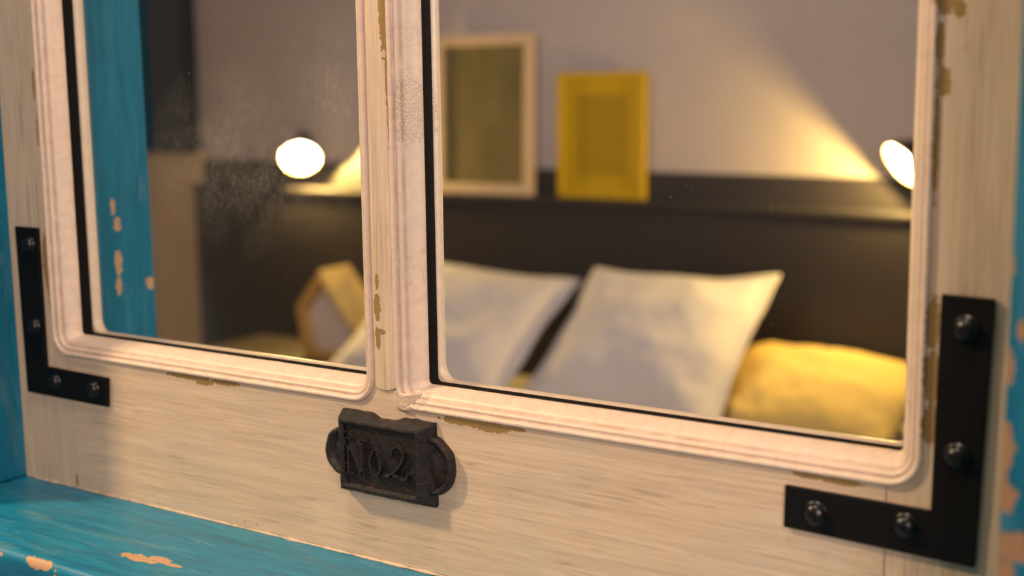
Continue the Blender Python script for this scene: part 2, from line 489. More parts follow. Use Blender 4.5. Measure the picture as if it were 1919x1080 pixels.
def rrect(x0, x1, z0, z1, r, n=8):
    pts = []
    r = max(r, 1e-5)
    for cx, cz, a0 in ((x0 + r, z0 + r, math.pi), (x1 - r, z0 + r, 1.5 * math.pi), (x1 - r, z1 - r, 0.0), (x0 + r, z1 - r, 0.5 * math.pi)):
        for k in range(n + 1):
            a = a0 + 0.5 * math.pi * k / n
            pts.append((cx + r * math.cos(a), cz + r * math.sin(a)))
    return pts


def ring(bm, outer, prof, rmin=0.0015, close=False, n=8, groove=None):
    """moulding swept around a rounded rectangle; prof = list of (distance in from the outer edge, y, groove 0..1)"""
    x0, x1, z0, z1 = outer
    lay = bm.verts.layers.float.new('groove')
    rows = []
    for t, y, g in prof:
        pts = rrect(x0 + t, x1 - t, z0 + t, z1 - t, max(RAD - t, rmin), n)
        row = []
        for x, z in pts:
            v = bm.verts.new((x, y, z)); v[lay] = g; row.append(v)
        rows.append(row)
    L = len(rows[0])
    for a, b in zip(rows, rows[1:]):
        for i in range(L): bm.faces.new((a[i], a[(i + 1) % L], b[(i + 1) % L], b[i]))
    if close:
        a, b = rows[-1], rows[0]
        for i in range(L): bm.faces.new((a[i], a[(i + 1) % L], b[(i + 1) % L], b[i]))


def arc(cx, cz, r, a0, a1, n=8):
    return [(cx + r * math.cos(math.radians(a0 + (a1 - a0) * k / n)), cz + r * math.sin(math.radians(a0 + (a1 - a0) * k / n))) for k in range(n + 1)]


# ------------------------------------------------------------------ bedroom shell
RX0, RX1, RY0, RY1, RZ0, RZ1 = -4.7, 1.2, 0.152, 3.0, -1.62, 1.12
def shell(name, dims, m, label=None):
    bm = bmesh.new(); box(bm, *dims)
    return structure(link(name, bm, m), label)


shell('floor', (RX0, RX1, RY0, RY1, RZ0 - 0.1, RZ0), M['floor'])
shell('ceiling', (RX0, RX1, RY0, RY1, RZ1, RZ1 + 0.1), M['plaster'])
shell('wall_back', (RX0, RX1, RY1, RY1 + 0.1, RZ0, RZ1), M['wall'], 'mauve grey bedroom wall behind the bed')
shell('wall_left', (RX0 - 0.1, RX0, RY0, RY1, RZ0, RZ1), M['wall_side'])
shell('wall_right', (RX1, RX1 + 0.1, RY0, RY1, RZ0, RZ1), M['wall_side'])
# dark painted field of the back wall behind the headboard
bm = bmesh.new(); box(bm, -3.92, 1.19, 2.985, 3.0, RZ0, -0.268)
structure(link('trim_1', bm, M['dark_wall'], bevel=0.004), 'dark painted lower part of the back wall')

# beige field left of the headboard, under the cabinet
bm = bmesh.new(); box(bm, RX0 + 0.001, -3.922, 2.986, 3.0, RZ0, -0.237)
structure(link('trim_6', bm, plain('beige_panel', (0.66, 0.48, 0.28), 0.7, 6, 0.05), bevel=0.003), 'beige part of the back wall left of the headboard')

# window wall around the opening (four pieces of one wall)
wf = bpy.data.objects.new('wall_front', None); COL.objects.link(wf); wf['kind'] = 'structure'
for d in ((RX0, -1.02, 0.02, 0.152, RZ0, RZ1), (-0.085, RX1, 0.02, 0.152, RZ0, RZ1),
          (-1.02, -0.085, 0.02, 0.152, RZ0, -0.372), (-1.02, -0.085, 0.02, 0.152, 0.68, RZ1)):
    bm = bmesh.new(); box(bm, *d); link('wall_segment', bm, M['plaster'], wf)

# teal lining of the opening: jamb boards, casing, sill, head
bm = bmesh.new(); box(bm, -1.02, XL, -0.116, 0.153, -0.328, 0.68)
structure(link('trim_2', bm, M['jamb'], bevel=0.0015), 'teal painted window jamb with chipped patches')
bm = bmesh.new(); box(bm, XR + 0.0008, -0.075, -0.118, 0.153, -0.328, 0.68)
structure(link('trim_3', bm, M['case'], bevel=0.003, seg=3), 'teal painted casing right of the sash, paint worn off its edge')
bm = bmesh.new(); box(bm, -1.02, -0.075, -0.116, 0.153, ZT, 0.69)
structure(link('trim_4', bm, M['case'], bevel=0.0015))
# sill: flat top with a shallow worn ridge, rounded nose, extruded along x
sp = [(0.153, -0.330), (-0.004, -0.3285), (-0.016, -0.3292), (-0.023, -0.3292), (-0.028, -0.3276), (-0.036, -0.3272), (-0.118, -0.3285)]
for k in range(1, 8):
    a = math.radians(90 + 90 * k / 7); sp.append((-0.1215 + 0.0065 * math.cos(a) + 0.002, -0.3352 + 0.0065 * math.sin(a)))
sp += [(-0.126, -0.362), (-0.118, -0.372), (0.02, -0.374), (0.153, -0.374)]
def sillwob(x, i):
    if i in (0, len(sp) - 1, len(sp) - 2): return (0, 0)
    v = mnoise.noise(Vector((x * 22, i * 0.8, 3.1)))
    return (v * 0.0009, v * 0.0005)
bm = bmesh.new(); extrude_x(bm, sp, -1.09, -0.05, 90, sillwob)
structure(link('trim_5', bm, M['sill'], smooth=False), 'teal painted window sill with chipped front edge')
for p in bpy.data.objects['trim_5'].data.polygons:
    p.use_smooth = len(p.vertices) == 4

# ------------------------------------------------------------------ the sash
win = bpy.data.objects.new('window_1', None); COL.objects.link(win)
win.location = (-0.552, 0.0225, ZB); win['kind'] = 'structure'
win['label'] = 'cream painted two-light sash with worn mouldings'
YB = 0.049
r = RAD
# stiles run full height; the rails sit between them with hairline joints
lp = [(XL, ZB + 0.0008), (SEAM_L - 0.0003, ZB + 0.0008)] + list(reversed(arc(R1[0] + r, OB + r, r, 180, 270))) + [(R1[0], OT - r), (R1[0], ZT), (XL, ZT)]
lp = [(XL, ZB + 0.0008), (SEAM_L - 0.0003, ZB + 0.0008), (SEAM_L - 0.0003, OB)] + list(reversed(arc(R1[0] + r, OB + r, r, 180, 270))) + \
     [(R1[0], ZT), (XL, ZT)]
bm = bmesh.new(); prism(bm, lp, 0.0, YB); link('stile', bm, M['stile'], win, bevel=0.0007)
rp = [(XR, ZB + 0.0008), (XR, ZT), (R2[1], ZT)] + list(reversed(arc(R2[1] - r, OB + r, r, 270, 360))) + \
     [(SEAM_R + 0.0003, OB), (SEAM_R + 0.0003, ZB + 0.0008)]
bm = bmesh.new(); prism(bm, rp, 0.0002, YB); link('stile', bm, M['stile'], win, bevel=0.0007)
mz = -0.2015
bp = [(SEAM_L + 0.0002, ZB + 0.0008), (SEAM_R - 0.0002, ZB + 0.0008), (SEAM_R - 0.0002, OB)]
bp += list(reversed(arc(R2[0] + r, OB + r, r, 180, 270)))
bp = [p for p in bp if not (abs(p[0] - R2[0]) < 0.002 and p[1] > mz - 0.0015)]
bp += [(R2[0] + 0.0004, mz - 0.0008), (-0.5555, mz - 0.0022), (R1[1] - 0.0004, mz - 0.0006)]
bp += [p for p in list(reversed(arc(R1[1] - r, OB + r, r, 270, 360))) if not (abs(p[0] - R1[1]) < 0.002 and p[1] > mz - 0.0015)]
bp += [(SEAM_L + 0.0002, OB)]
bm = bmesh.new(); prism(bm, bp, 0.0, YB); link('bottom_rail', bm, M['rail'], win, bevel=0.0006)
bm = bmesh.new(); prism(bm, [(R1[0], OT), (R1[1] - 0.0, OT), (R2[0], OT), (R2[1], OT), (R2[1], ZT), (R1[0], ZT)], 0.0, YB)
link('top_rail', bm, M['rail'], win, bevel=0.0006)
# mullion: slightly crowned strip between the two mouldings, its foot cut on a shallow curve
bm = bmesh.new()
nx, nz = 10, 60
g = []
for j in range(nz + 1):
    row = []
    for i in range(nx + 1):
        u = i / nx; x = R1[1] + (R2[0] - R1[1]) * u
        foot = mz - 0.0016 * math.sin(math.pi * u)
        z = foot + (OT - foot) * j / nz
        y = -0.0016 * math.sin(math.pi * min(1, max(0, u))) ** 0.6
        if 0 < i < nx: y += 0.00025 * mnoise.noise(Vector((x * 400, 0, z * 30)))
        row.append((x, y, z))
    g.append(row)
fv = [[bm.verts.new(p) for p in row] for row in g]
bv = [[bm.verts.new((p[0], YB, p[2])) for p in (row[0], row[-1])] for row in (g[0], g[-1])]
for j in range(nz):
    for i in range(nx): bm.faces.new((fv[j][i], fv[j][i + 1], fv[j + 1][i + 1], fv[j + 1][i]))
bm.faces.new([fv[0][i] for i in range(nx + 1)] + [bv[0][1], bv[0][0]])
bm.faces.new([fv[nz][i] for i in range(nx, -1, -1)] + [bv[1][0], bv[1][1]])
bm.faces.new([fv[j][0] for j in range(nz + 1)] + [bv[1][0], bv[0][0]])
bm.faces.new([fv[j][nx] for j in range(nz, -1, -1)] + [bv[0][1], bv[1][1]])
bm.faces.new((bv[0][0], bv[0][1], bv[1][1], bv[1][0]))
link('mullion', bm, M['stile'], win, smooth=False)

PROF = [(0.0, 0.0165, 0), (0.0, -0.0003, 0.5), (0.0004, -0.0017, 0.1), (0.0013, -0.0025, 0), (0.0024, -0.0026, 0), (0.0034, -0.0020, 0),
        (0.0041, -0.0006, 0.6), (0.0046, 0.0004, 1.0), (0.0052, -0.0001, 0.3), (0.0064, 0.0000, 0), (0.0076, 0.0012, 0.1),
        (0.0083, 0.0034, 1.0), (0.0089, 0.0036, 0.5), (0.0102, 0.0042, 0), (0.0118, 0.0060, 0), (0.0132, 0.0088, 0), (0.0142, 0.0122, 0.05),
        (0.0150, 0.0155, 0.25), (MW, YG, 0.8), (MW, 0.0172, 0.8), (0.004, 0.0172, 0)]
BACK = [(0.0, YK, 0), (MW - 0.0012, YK, 0.5), (MW - 0.0002, YK + 0.0012, 0), (MW, YK + 0.004, 0), (MW - 0.0002, YK + 0.0085, 0), (MW - 0.0022, YK + 0.0115, 0), (MW - 0.006, YK + 0.014, 0), (0.0, 0.049, 0)]
for rx in (R1, R2):
    outer = (rx[0], rx[1], OB, OT)
    bm = bmesh.new(); ring(bm, outer, PROF, 0.0012)
    link('moulding', bm, M['ring'], win, smooth=True)
    md = win.children[-1].modifiers.new('es', 'EDGE_SPLIT') if win.children else None
    bm = bmesh.new(); ring(bm, outer, [(0.002, 0.0173, 0), (MW - 0.0006, 0.0173, 0), (MW - 0.0006, YK, 0), (0.002, YK, 0)], 0.0012, close=True)
    link('gasket', bm, M['gasket'], win)
    # the moulding on the bedroom side
    RAD_OLD = RAD; RAD = 0.026
    bm = bmesh.new(); ring(bm, outer, BACK, 0.0012, close=True)
    o = link('back_moulding', bm, M['ring'], win, smooth=True)
    RAD = RAD_OLD
    bm = bmesh.new(); box(bm, rx[0] + 0.006, rx[1] - 0.006, 0.0215, 0.0232, OB + 0.006, OT - 0.006)
    link('glass_pane', bm, M['glass'], win)

# lump of crazed filler where the mullion's moulding butts on the rail
bm = bmesh.new()
fx, fz, nn = (-0.5495, -0.5235), (-0.2185, -0.2030), 30
gg = []
for j in range(nn + 1):
    row = []
    for i in range(nn + 1):
        u, v = i / nn, j / nn
        x = fx[0] + (fx[1] - fx[0]) * u; z = fz[0] + (fz[1] - fz[0]) * v
        k = min(1, u * 3.0) * min(1, (1 - u) * 2.2) * min(1, v * 3.2)
        k = k * k * (3 - 2 * k)
        y = (0.0006 if u < 0.5 else 0.0006 + 0.014 * max(0, (u - 0.55) / 0.45) ** 1.5) - 0.0036 * k + 0.0006 * mnoise.noise(Vector((x * 700, 0, z * 500))) * k
        row.append(bm.verts.new((x, y, z + 0.0012 * math.sin(math.pi * u) * -v)))
    gg.append(row)
for j in range(nn):
    for i in range(nn): bm.faces.new((gg[j][i], gg[j][i + 1], gg[j + 1][i + 1], gg[j + 1][i]))
ed = [gg[nn][i] for i in range(nn + 1)]
lo = [bm.verts.new((v_.co.x, 0.006, v_.co.z)) for v_ in ed]
for i in range(nn): bm.faces.new((ed[i], ed[i + 1], lo[i + 1], lo[i]))
link('corner_filler', bm, M['rail'], win, smooth=True)

# wavy line of cream paint and filler where the sash meets the sill and the left jamb
bm = bmesh.new()
def bead(x, i): 
    v = mnoise.noise(Vector((x * 90, 0.3, 7.0))) + 0.5 * mnoise.noise(Vector((x * 300, 0.7, 2.0)))
    return ((-0.0008 - v * 0.0016) if i == 1 else 0, (v * 0.0009) if i == 2 else 0)
extrude_x(bm, [(0.003, -0.3292), (-0.0002, -0.3283), (-0.0002, -0.3272), (0.003, -0.3272)], XL + 0.001, XR - 0.002, 500, bead)
link('filler_bead', bm, M['rail'], win, smooth=True)

# ------------------------------------------------------------------ corner brackets
def bracket(name, label, pts, screws, lay):
    xs = [p[0] for p in pts]; zs = [p[1] for p in pts]
    root = thing(name, label, 'bracket', (sum(xs) / len(xs) * MM, 0, min(zs) * MM), 'black corner brackets on the sash')
    bm = bmesh.new(); prism(bm, [(x * MM, z * MM) for x, z in pts], -0.0032, -0.0002)
    link('plate', bm, M['bracket'], root, bevel=0.0007)
    for (x, z, ang, out) in screws:
        c = Vector((x * MM, -0.0032, z * MM))
        bm = bmesh.new()
        R = 0.0063; H = 0.0046
        prof = [(R + 0.0012, 0.0), (R + 0.0010, 0.0006), (R, 0.0008)]
        for k in range(1, 9):
            a = math.pi / 2 * k / 9; prof.append((R * math.cos(a), 0.0008 + H * math.sin(a)))
        # a socket in the head
        prof += [(R * 0.14, 0.0008 + H * 0.99), (R * 0.10, 0.0008 + H * 0.7), (0.0, 0.0008 + H * 0.7)]
        revolve(bm, prof, c, (0.0, -1, 0.0), 28)
        s = link('screw', bm, M['screw'], root, smooth=True)
        bm = bmesh.new()
        q = Matrix.Rotation(math.radians(ang), 4, 'Y')
        for a in (0, 90):
            b2 = bmesh.new(); box(b2, -R * 0.40, R * 0.40, -H - 0.0006, -H + 0.0006, -0.0004, 0.0004)
            bmesh.ops.transform(b2, matrix=Matrix.Translation(c) @ q @ Matrix.Rotation(math.radians(a), 4, 'Y'), verts=b2.verts)
            mtmp = bpy.data.meshes.new('tmp'); b2.to_mesh(mtmp); b2.free(); bm.from_mesh(mtmp); bpy.data.meshes.remove(mtmp)
        link('cross_slot', bm, M['gasket'], s)
    return root


bracket('corner_bracket', 'black metal L-bracket screwed to the lower left corner of the sash, beside the teal jamb',
        [(-949.3, -109.6), (-919.5, -109.6), (-920.0, -226.4), (-842.6, -227.6), (-844.3, -251.8), (-947.6, -251.3)],
        [(-931.0, -124.0, 20, 0), (-931.3, -193.0, 50, 0), (-909.0, -238.0, 10, 0), (-860.4, -238.5, 70, 0)], 0)
bracket('corner_bracket', 'black metal L-bracket screwed to the lower right corner of the sash, with four domed screws',
        [(-183.5, -107.8), (-156.9, -108.4), (-161.4, -251.0), (-266.4, -247.6), (-266.0, -223.0), (-184.8, -224.0)],
        [(-170.0, -125.0, 30, 0), (-172.0, -192.5, 15, 0), (-247.6, -236.5, 60, 0), (-197.6, -234.6, 35, 0)], 0)

# ------------------------------------------------------------------ cast iron number plate
plate = thing('number_plate', 'black cast iron number plate reading No.2 below the mullion', 'sign', (-0.553, 0, -0.2795))
D = -0.0125
bx0, bx1, bz0, bz1 = -0.5935, -0.5130, -0.2795, -0.2205
fx0, fx1, fz0, fz1 = -0.5885, -0.5205, -0.2745, -0.2258
bm = bmesh.new()
NXP, NZP = 44, 30
def pl_outline(x0, x1, z0, z1, wob, seed, notch=0.0):
    pts = []
    def w(p): return wob * mnoise.noise(Vector((p[0] * 150, seed, p[1] * 150)))
    for k in range(NXP): pts.append((x0 + (x1 - x0) * k / NXP, z0))
    for k in range(NZP): pts.append((x1, z0 + (z1 - z0) * k / NZP))
    for k in range(NXP):
        u = k / NXP; dz = 0
        if notch and 0.32 < u < 0.68:
            dz = -notch * min(1, (u - 0.32) / 0.09, (0.68 - u) / 0.09)
        pts.append((x1 + (x0 - x1) * u, z1 + dz))
    for k in range(NZP): pts.append((x0, z1 + (z0 - z1) * k / NZP))
    return [(x + w((x, z)), z + w((z, x))) for x, z in pts]
rings_ = []
for (x0, x1, z0, z1, y, wob, nt_) in ((bx0, bx1, bz0, bz1, 0.0, 0.0008, 0.003), (bx0, bx1, bz0, bz1, -0.0025, 0.0008, 0.003),
                                      (bx0 + .0006, bx1 - .001, bz0 + .0006, bz1 - .0008, -0.0040, 0.0008, 0.0022),
                                      (fx0 - .0012, fx1 + .0012, fz0 - .0012, fz1 + .0012, D + 0.001, 0.0005, 0), (fx0, fx1, fz0, fz1, D, 0.0004, 0),
                                      (fx0 + .0018, fx1 - .0018, fz0 + .0018, fz1 - .0018, D, 0.0004, 0),
                                      (fx0 + .0026, fx1 - .0026, fz0 + .0026, fz1 - .0026, D + 0.0006, 0.0003, 0),
                                      (fx0 + .0034, fx1 - .0034, fz0 + .0034, fz1 - .0034, D + 0.0030, 0.0002, 0)):
    rings_.append([bm.verts.new((x, y, z)) for x, z in pl_outline(x0, x1, z0, z1, wob, 3.3, nt_)])
for a, b in zip(rings_, rings_[1:]):
    for i in range(len(a)): bm.faces.new((a[i], a[(i + 1) % len(a)], b[(i + 1) % len(a)], b[i]))
bm.faces.new(rings_[0]); bm.faces.new(list(reversed(rings_[-1])))
bmesh.ops.triangulate(bm, faces=[f for f in bm.faces if len(f.verts) > 4])
o = link('plate', bm, M['iron'], plate, smooth=False)
for p in o.data.polygons: p.use_smooth = len(p.vertices) == 4


def ear(cx, cz, rad, sgn, high):
    """half-round fixing ear with a raised rim, a sunk web and a domed boss"""
    bm = bmesh.new()
    n = 26
    prof = [(rad, 0.0), (rad + 0.0004, -0.0020), (rad - 0.0004, -0.0042 - high), (rad - 0.0022, -0.0048 - high), (rad - 0.0038, -0.0036 - high),
            (rad - 0.0052, -0.0020), (rad * 0.52, -0.0018), (rad * 0.45, -0.0040), (rad * 0.25, -0.0056), (0.0008, -0.0060)]
    rows = []
    for rr, y in prof:
        row = []
        for k in range(n + 1):
            a = math.radians(-90 + 180 * k / n)
            wv = 1 + 0.05 * mnoise.noise(Vector((math.cos(a) * 3, cx * 9, math.sin(a) * 3)))
            row.append(bm.verts.new((cx + sgn * (rr * math.cos(a) * 0.95 * wv) , y, cz + rr * math.sin(a) * wv)))
        rows.append(row)
    for a, b in zip(rows, rows[1:]):
        for k in range(n): bm.faces.new((a[k], a[k + 1], b[k + 1], b[k]))
    # flat back and the closing wall inside the plate
    bm.faces.new([rows[0][k] for k in range(n, -1, -1)])
    return link('mounting_ear', bm, M['iron'], plate, smooth=True)


ear(-0.5925, -0.2515, 0.0178, -1, 0.0)
ear(-0.5165, -0.2500, 0.0205, 1, 0.0022)


def stroke(bm, pts, w, y0, y1, slope=0.0):
    """one raised pen stroke: a ribbon with sloped sides through the points"""
    pts = [Vector((p[0], 0, p[1])) for p in pts]
    rows = []
    for i, p in enumerate(pts):
        d = (pts[min(i + 1, len(pts) - 1)] - pts[max(i - 1, 0)]).normalized()
        nrm = Vector((-d.z, 0, d.x))
        ext = Vector((0, 0, 0))
        if i == 0: ext = -d * w * 0.5
        if i == len(pts) - 1: ext = d * w * 0.5
        rows.append([bm.verts.new(p + ext + nrm * w * 0.62 + Vector((0, y0, 0))), bm.verts.new(p + ext * 0.7 + nrm * w * 0.34 + Vector((0, y1, 0))),
                     bm.verts.new(p + ext * 0.7 - nrm * w * 0.34 + Vector((0, y1, 0))), bm.verts.new(p + ext - nrm * w * 0.62 + Vector((0, y0, 0)))])
    for a, b in zip(rows, rows[1:]):
        for k in range(4): bm.faces.new((a[k], a[(k + 1) % 4], b[(k + 1) % 4], b[k]))
    bm.faces.new(rows[0]); bm.faces.new(list(reversed(rows[-1])))


Y0, Y1 = D + 0.0032, D - 0.0004
bm = bmesh.new()
mm = lambda l: [(x * MM, z * MM) for x, z in l]
# N with slab serifs
stroke(bm, mm([(-581.0, -240.0), (-580.6, -262.5)]), 0.0020, Y0, Y1)
stroke(bm, mm([(-581.5, -239.5), (-576.5, -248.0), (-569.6, -261.5)]), 0.0034, Y0, Y1)
stroke(bm, mm([(-568.4, -239.0), (-568.6, -262.0)]), 0.0024, Y0, Y1)
stroke(bm, mm([(-583.2, -239.3), (-579.5, -239.3)]), 0.0016, Y0, Y1)
stroke(bm, mm([(-582.8, -263.0), (-577.6, -263.0)]), 0.0016, Y0, Y1)
stroke(bm, mm([(-571.2, -238.8), (-565.6, -238.8)]), 0.0016, Y0, Y1)
link('raised_letter', bm, M['iron'], plate)
bm = bmesh.new()   # o
stroke(bm, mm([(-557.2 + 4.6 * math.sin(t * math.pi / 8), -253.0 + 8.2 * math.cos(t * math.pi / 8)) for t in range(17)]), 0.0026, Y0, Y1)
link('raised_letter', bm, M['iron'], plate)
bm = bmesh.new(); revolve(bm, [(0.0022, D + 0.0032), (0.0020, D), (0.0012, D - 0.0006), (0, D - 0.0007)], (-0.5473, 0, -0.2605), (0, 1, 0), 14)
link('raised_dot', bm, M['iron'], plate, smooth=True)
bm = bmesh.new()   # 2
two = [(-543.2, -244.2), (-542.2, -240.6), (-538.6, -238.2), (-534.6, -238.8), (-532.2, -241.8), (-532.6, -245.8), (-535.2, -250.0), (-539.0, -254.6), (-543.2, -259.6)]
stroke(bm, mm(two), 0.0025, Y0, Y1)
stroke(bm, mm([(-543.2, -260.0), (-539.0, -258.6), (-534.5, -260.8), (-530.4, -260.0), (-529.4, -257.2)]), 0.0027, Y0, Y1)
link('raised_digit', bm, M['iron'], plate)

# ------------------------------------------------------------------ bedroom things
# headboard
hb = thing('headboard', 'long dark headboard across the wall behind the pillows', 'headboard', (-1.6, 2.93, RZ0))
bm = bmesh.new(); box(bm, -3.87, 0.10, 2.885, 2.984, RZ0 + 0.002, -0.376)
link('panel', bm, M['headboard'], hb, bevel=0.004)
bm = bmesh.new(); box(bm, -3.875, 0.105, 2.878, 2.984, -0.376, -0.356)
link('ledge', bm, M['headboard'], hb, bevel=0.004)

# tall black board, upper left
wc = thing('wall_board', 'tall black board hanging on the wall at the far left, above the headboard end', 'board', (-4.14, 2.96, -0.238))
bm = bmesh.new(); box(bm, -4.33, -3.965, 2.957, 2.975, -0.213, 0.925); link('panel', bm, M['cabinet'], wc)
for d in ((-4.355, -4.33, -0.238, 0.95), (-3.965, -3.940, -0.238, 0.95), (-4.33, -3.965, -0.238, -0.213), (-4.33, -3.965, 0.925, 0.95)):
    bm = bmesh.new(); box(bm, d[0], d[1], 2.950, 2.998, d[2], d[3]); link('frame_bar', bm, M['cabinet'], wc, bevel=0.002)


# pictures standing on the headboard ledge, leaning on the wall
def picture(name, label, x0, x1, z0, z1, fw, yb, lean, m_frame, m_print, mount=None):
    root = thing(name, label, 'picture', ((x0 + x1) / 2, yb, z0))
    cx, cz = (x0 + x1) / 2, (z0 + z1) / 2
    H = z1 - z0
    parts = []
    for d in ((x0, x0 + fw, z0, z1), (x1 - fw, x1, z0, z1), (x0 + fw, x1 - fw, z0, z0 + fw), (x0 + fw, x1 - fw, z1 - fw, z1)):
        bm = bmesh.new(); box(bm, d[0], d[1], yb, yb + 0.020, d[2], d[3]); parts.append(link('frame_bar', bm, m_frame, root, bevel=0.002))
    bm = bmesh.new(); box(bm, x0 + fw - 0.001, x1 - fw + 0.001, yb + 0.008, yb + 0.016, z0 + fw - 0.001, z1 - fw + 0.001)
    parts.append(link('print', bm, m_print, root, origin=(cx, yb, cz)))
    root.rotation_euler = (-lean, 0, 0)
    return root


picture('framed_picture', 'pale wooden framed picture with an olive grey print, standing on the headboard ledge', -2.735, -2.332, -0.3555, 0.178, 0.036, 2.945, 0.025, M['pale_wood'], M['olive_print'])
picture('framed_picture', 'small mustard yellow framed picture with a block of fine dark print', -2.243, -1.921, -0.3550, 0.046, 0.022, 2.955, 0.015, M['yellow_frame'], M['yellow_print'])


# wall lamps
def lamp(label, center, n, base_xz, power, size=0.066):
    n = Vector(n).normalized(); c = Vector(center)
    root = thing('wall_lamp', label, 'lamp', (base_xz[0], 2.985, base_xz[1]), 'reading lamps either side of the bed')
    bm = bmesh.new(); revolve(bm, [(0.0, 0.0), (0.036, 0.0), (0.038, -0.006), (0.034, -0.014), (0.010, -0.018), (0.0, -0.018)], (base_xz[0], 2.984, base_xz[1]), (0, 1, 0), 28)
    link('wall_plate', bm, M['lamp_black'], root, smooth=True)
    back = c - n * 0.115
    bm = bmesh.new()
    s = Vector((base_xz[0], 2.968, base_xz[1])); mid = Vector((base_xz[0], (2.968 + back.y) / 2, base_xz[1] + 0.03))
    pts = [s.lerp(mid, t / 6) if t < 6 else mid for t in range(7)] + [mid.lerp(back, t / 6) for t in range(1, 7)]
    tube(bm, pts, 0.006); link('arm', bm, M['lamp_black'], root, smooth=True)
    # shade: bell with thickness, dark outside and white inside
    bm = bmesh.new()
    out = [(0.016, -0.115), (0.020, -0.095), (0.026, -0.078), (0.044, -0.055), (size - 0.004, -0.022), (size, 0.0)]
    inn = [(size - 0.002, 0.0), (size - 0.006, -0.022), (0.042, -0.053), (0.024, -0.074), (0.016, -0.080), (0.0, -0.080)]
    revolve(bm, [(0.0, -0.116)] + out + inn, c, n, 40)
    sh = link('shade', bm, [M['lamp_black'], M['lamp_inside']], root, smooth=True)
    k = 0
    for p in sh.data.polygons:
        ring_i = p.index // 40
        p.material_index = 1 if ring_i >= 7 else 0
    bm = bmesh.new(); revolve(bm, [(size, -0.003), (size + 0.0022, -0.0015), (size + 0.0022, 0.0015), (size - 0.001, 0.003), (size - 0.003, 0.0)], c, n, 40)
    link('rim', bm, M['lamp_yellow'], root, smooth=True)
    bm = bmesh.new()
    bprof = [(0.010, -0.078), (0.012, -0.060)] + [(0.027 * math.sin(math.radians(a)), -0.030 - 0.027 * math.cos(math.radians(a))) for a in range(30, 181, 15)]
    revolve(bm, bprof, c, n, 24); link('bulb', bm, M['bulb'], root, smooth=True)
    l = bpy.data.lights.new('bulb_light', 'POINT'); l.energy = power; l.color = (1.0, 0.64, 0.16); l.shadow_soft_size = 0.012
    lo = bpy.data.objects.new('bulb_light', l); COL.objects.link(lo); lo.location = c + n * -0.001
    return root


lamp('lit reading lamp left of the pillows, its bright round opening facing the window', (-3.285, 2.865, -0.243), (0.53, -0.62, -0.58), (-3.37, -0.19), 75.0, 0.070)
lamp('lit black reading lamp over the right of the bed, half hidden by the right stile', (-1.078, 2.85, -0.218), (-0.55, -0.62, -0.56), (-1.01, -0.15), 42.0)

# ------------------------------------------------------------------ bed
bed = thing('bed', 'wide bed with cream bedding in front of the dark headboard', 'bed', (-2.0, 1.85, RZ0))
bm = bmesh.new(); box(bm, -2.77, -1.0, 0.85, 2.87, -1.50, -1.18); link('base', bm, M['nightstand'], bed, bevel=0.01)
for x in (-2.68, -1.1):
    for y in (0.95, 2.75):
        bm = bmesh.new(); revolve(bm, [(0.0, 0.0), (0.025, 0.0), (0.035, 0.121), (0.0, 0.121)], (x, y, RZ0), (0, 0, 1), 16); link('leg', bm, M['nightstand'], bed, smooth=True)
bm = bmesh.new(); box(bm, -2.75, -1.02, 0.87, 2.87, -1.179, -0.98); link('mattress', bm, M['linen'], bed, bevel=0.05, seg=5)
# sheet/duvet draped over it
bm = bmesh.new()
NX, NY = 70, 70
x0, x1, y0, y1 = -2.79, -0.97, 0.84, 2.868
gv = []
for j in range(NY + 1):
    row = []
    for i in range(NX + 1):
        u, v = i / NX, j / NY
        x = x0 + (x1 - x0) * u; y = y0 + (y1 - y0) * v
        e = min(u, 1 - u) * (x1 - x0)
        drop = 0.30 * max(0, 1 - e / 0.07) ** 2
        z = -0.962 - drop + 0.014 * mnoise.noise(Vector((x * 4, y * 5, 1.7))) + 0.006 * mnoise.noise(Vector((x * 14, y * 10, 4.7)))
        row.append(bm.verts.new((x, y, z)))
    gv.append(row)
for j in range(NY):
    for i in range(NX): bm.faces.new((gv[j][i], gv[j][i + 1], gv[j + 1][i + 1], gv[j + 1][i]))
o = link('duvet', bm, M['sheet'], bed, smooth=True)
sm = o.modifiers.new('solid', 'SOLIDIFY'); sm.thickness = 0.02; sm.offset = 1


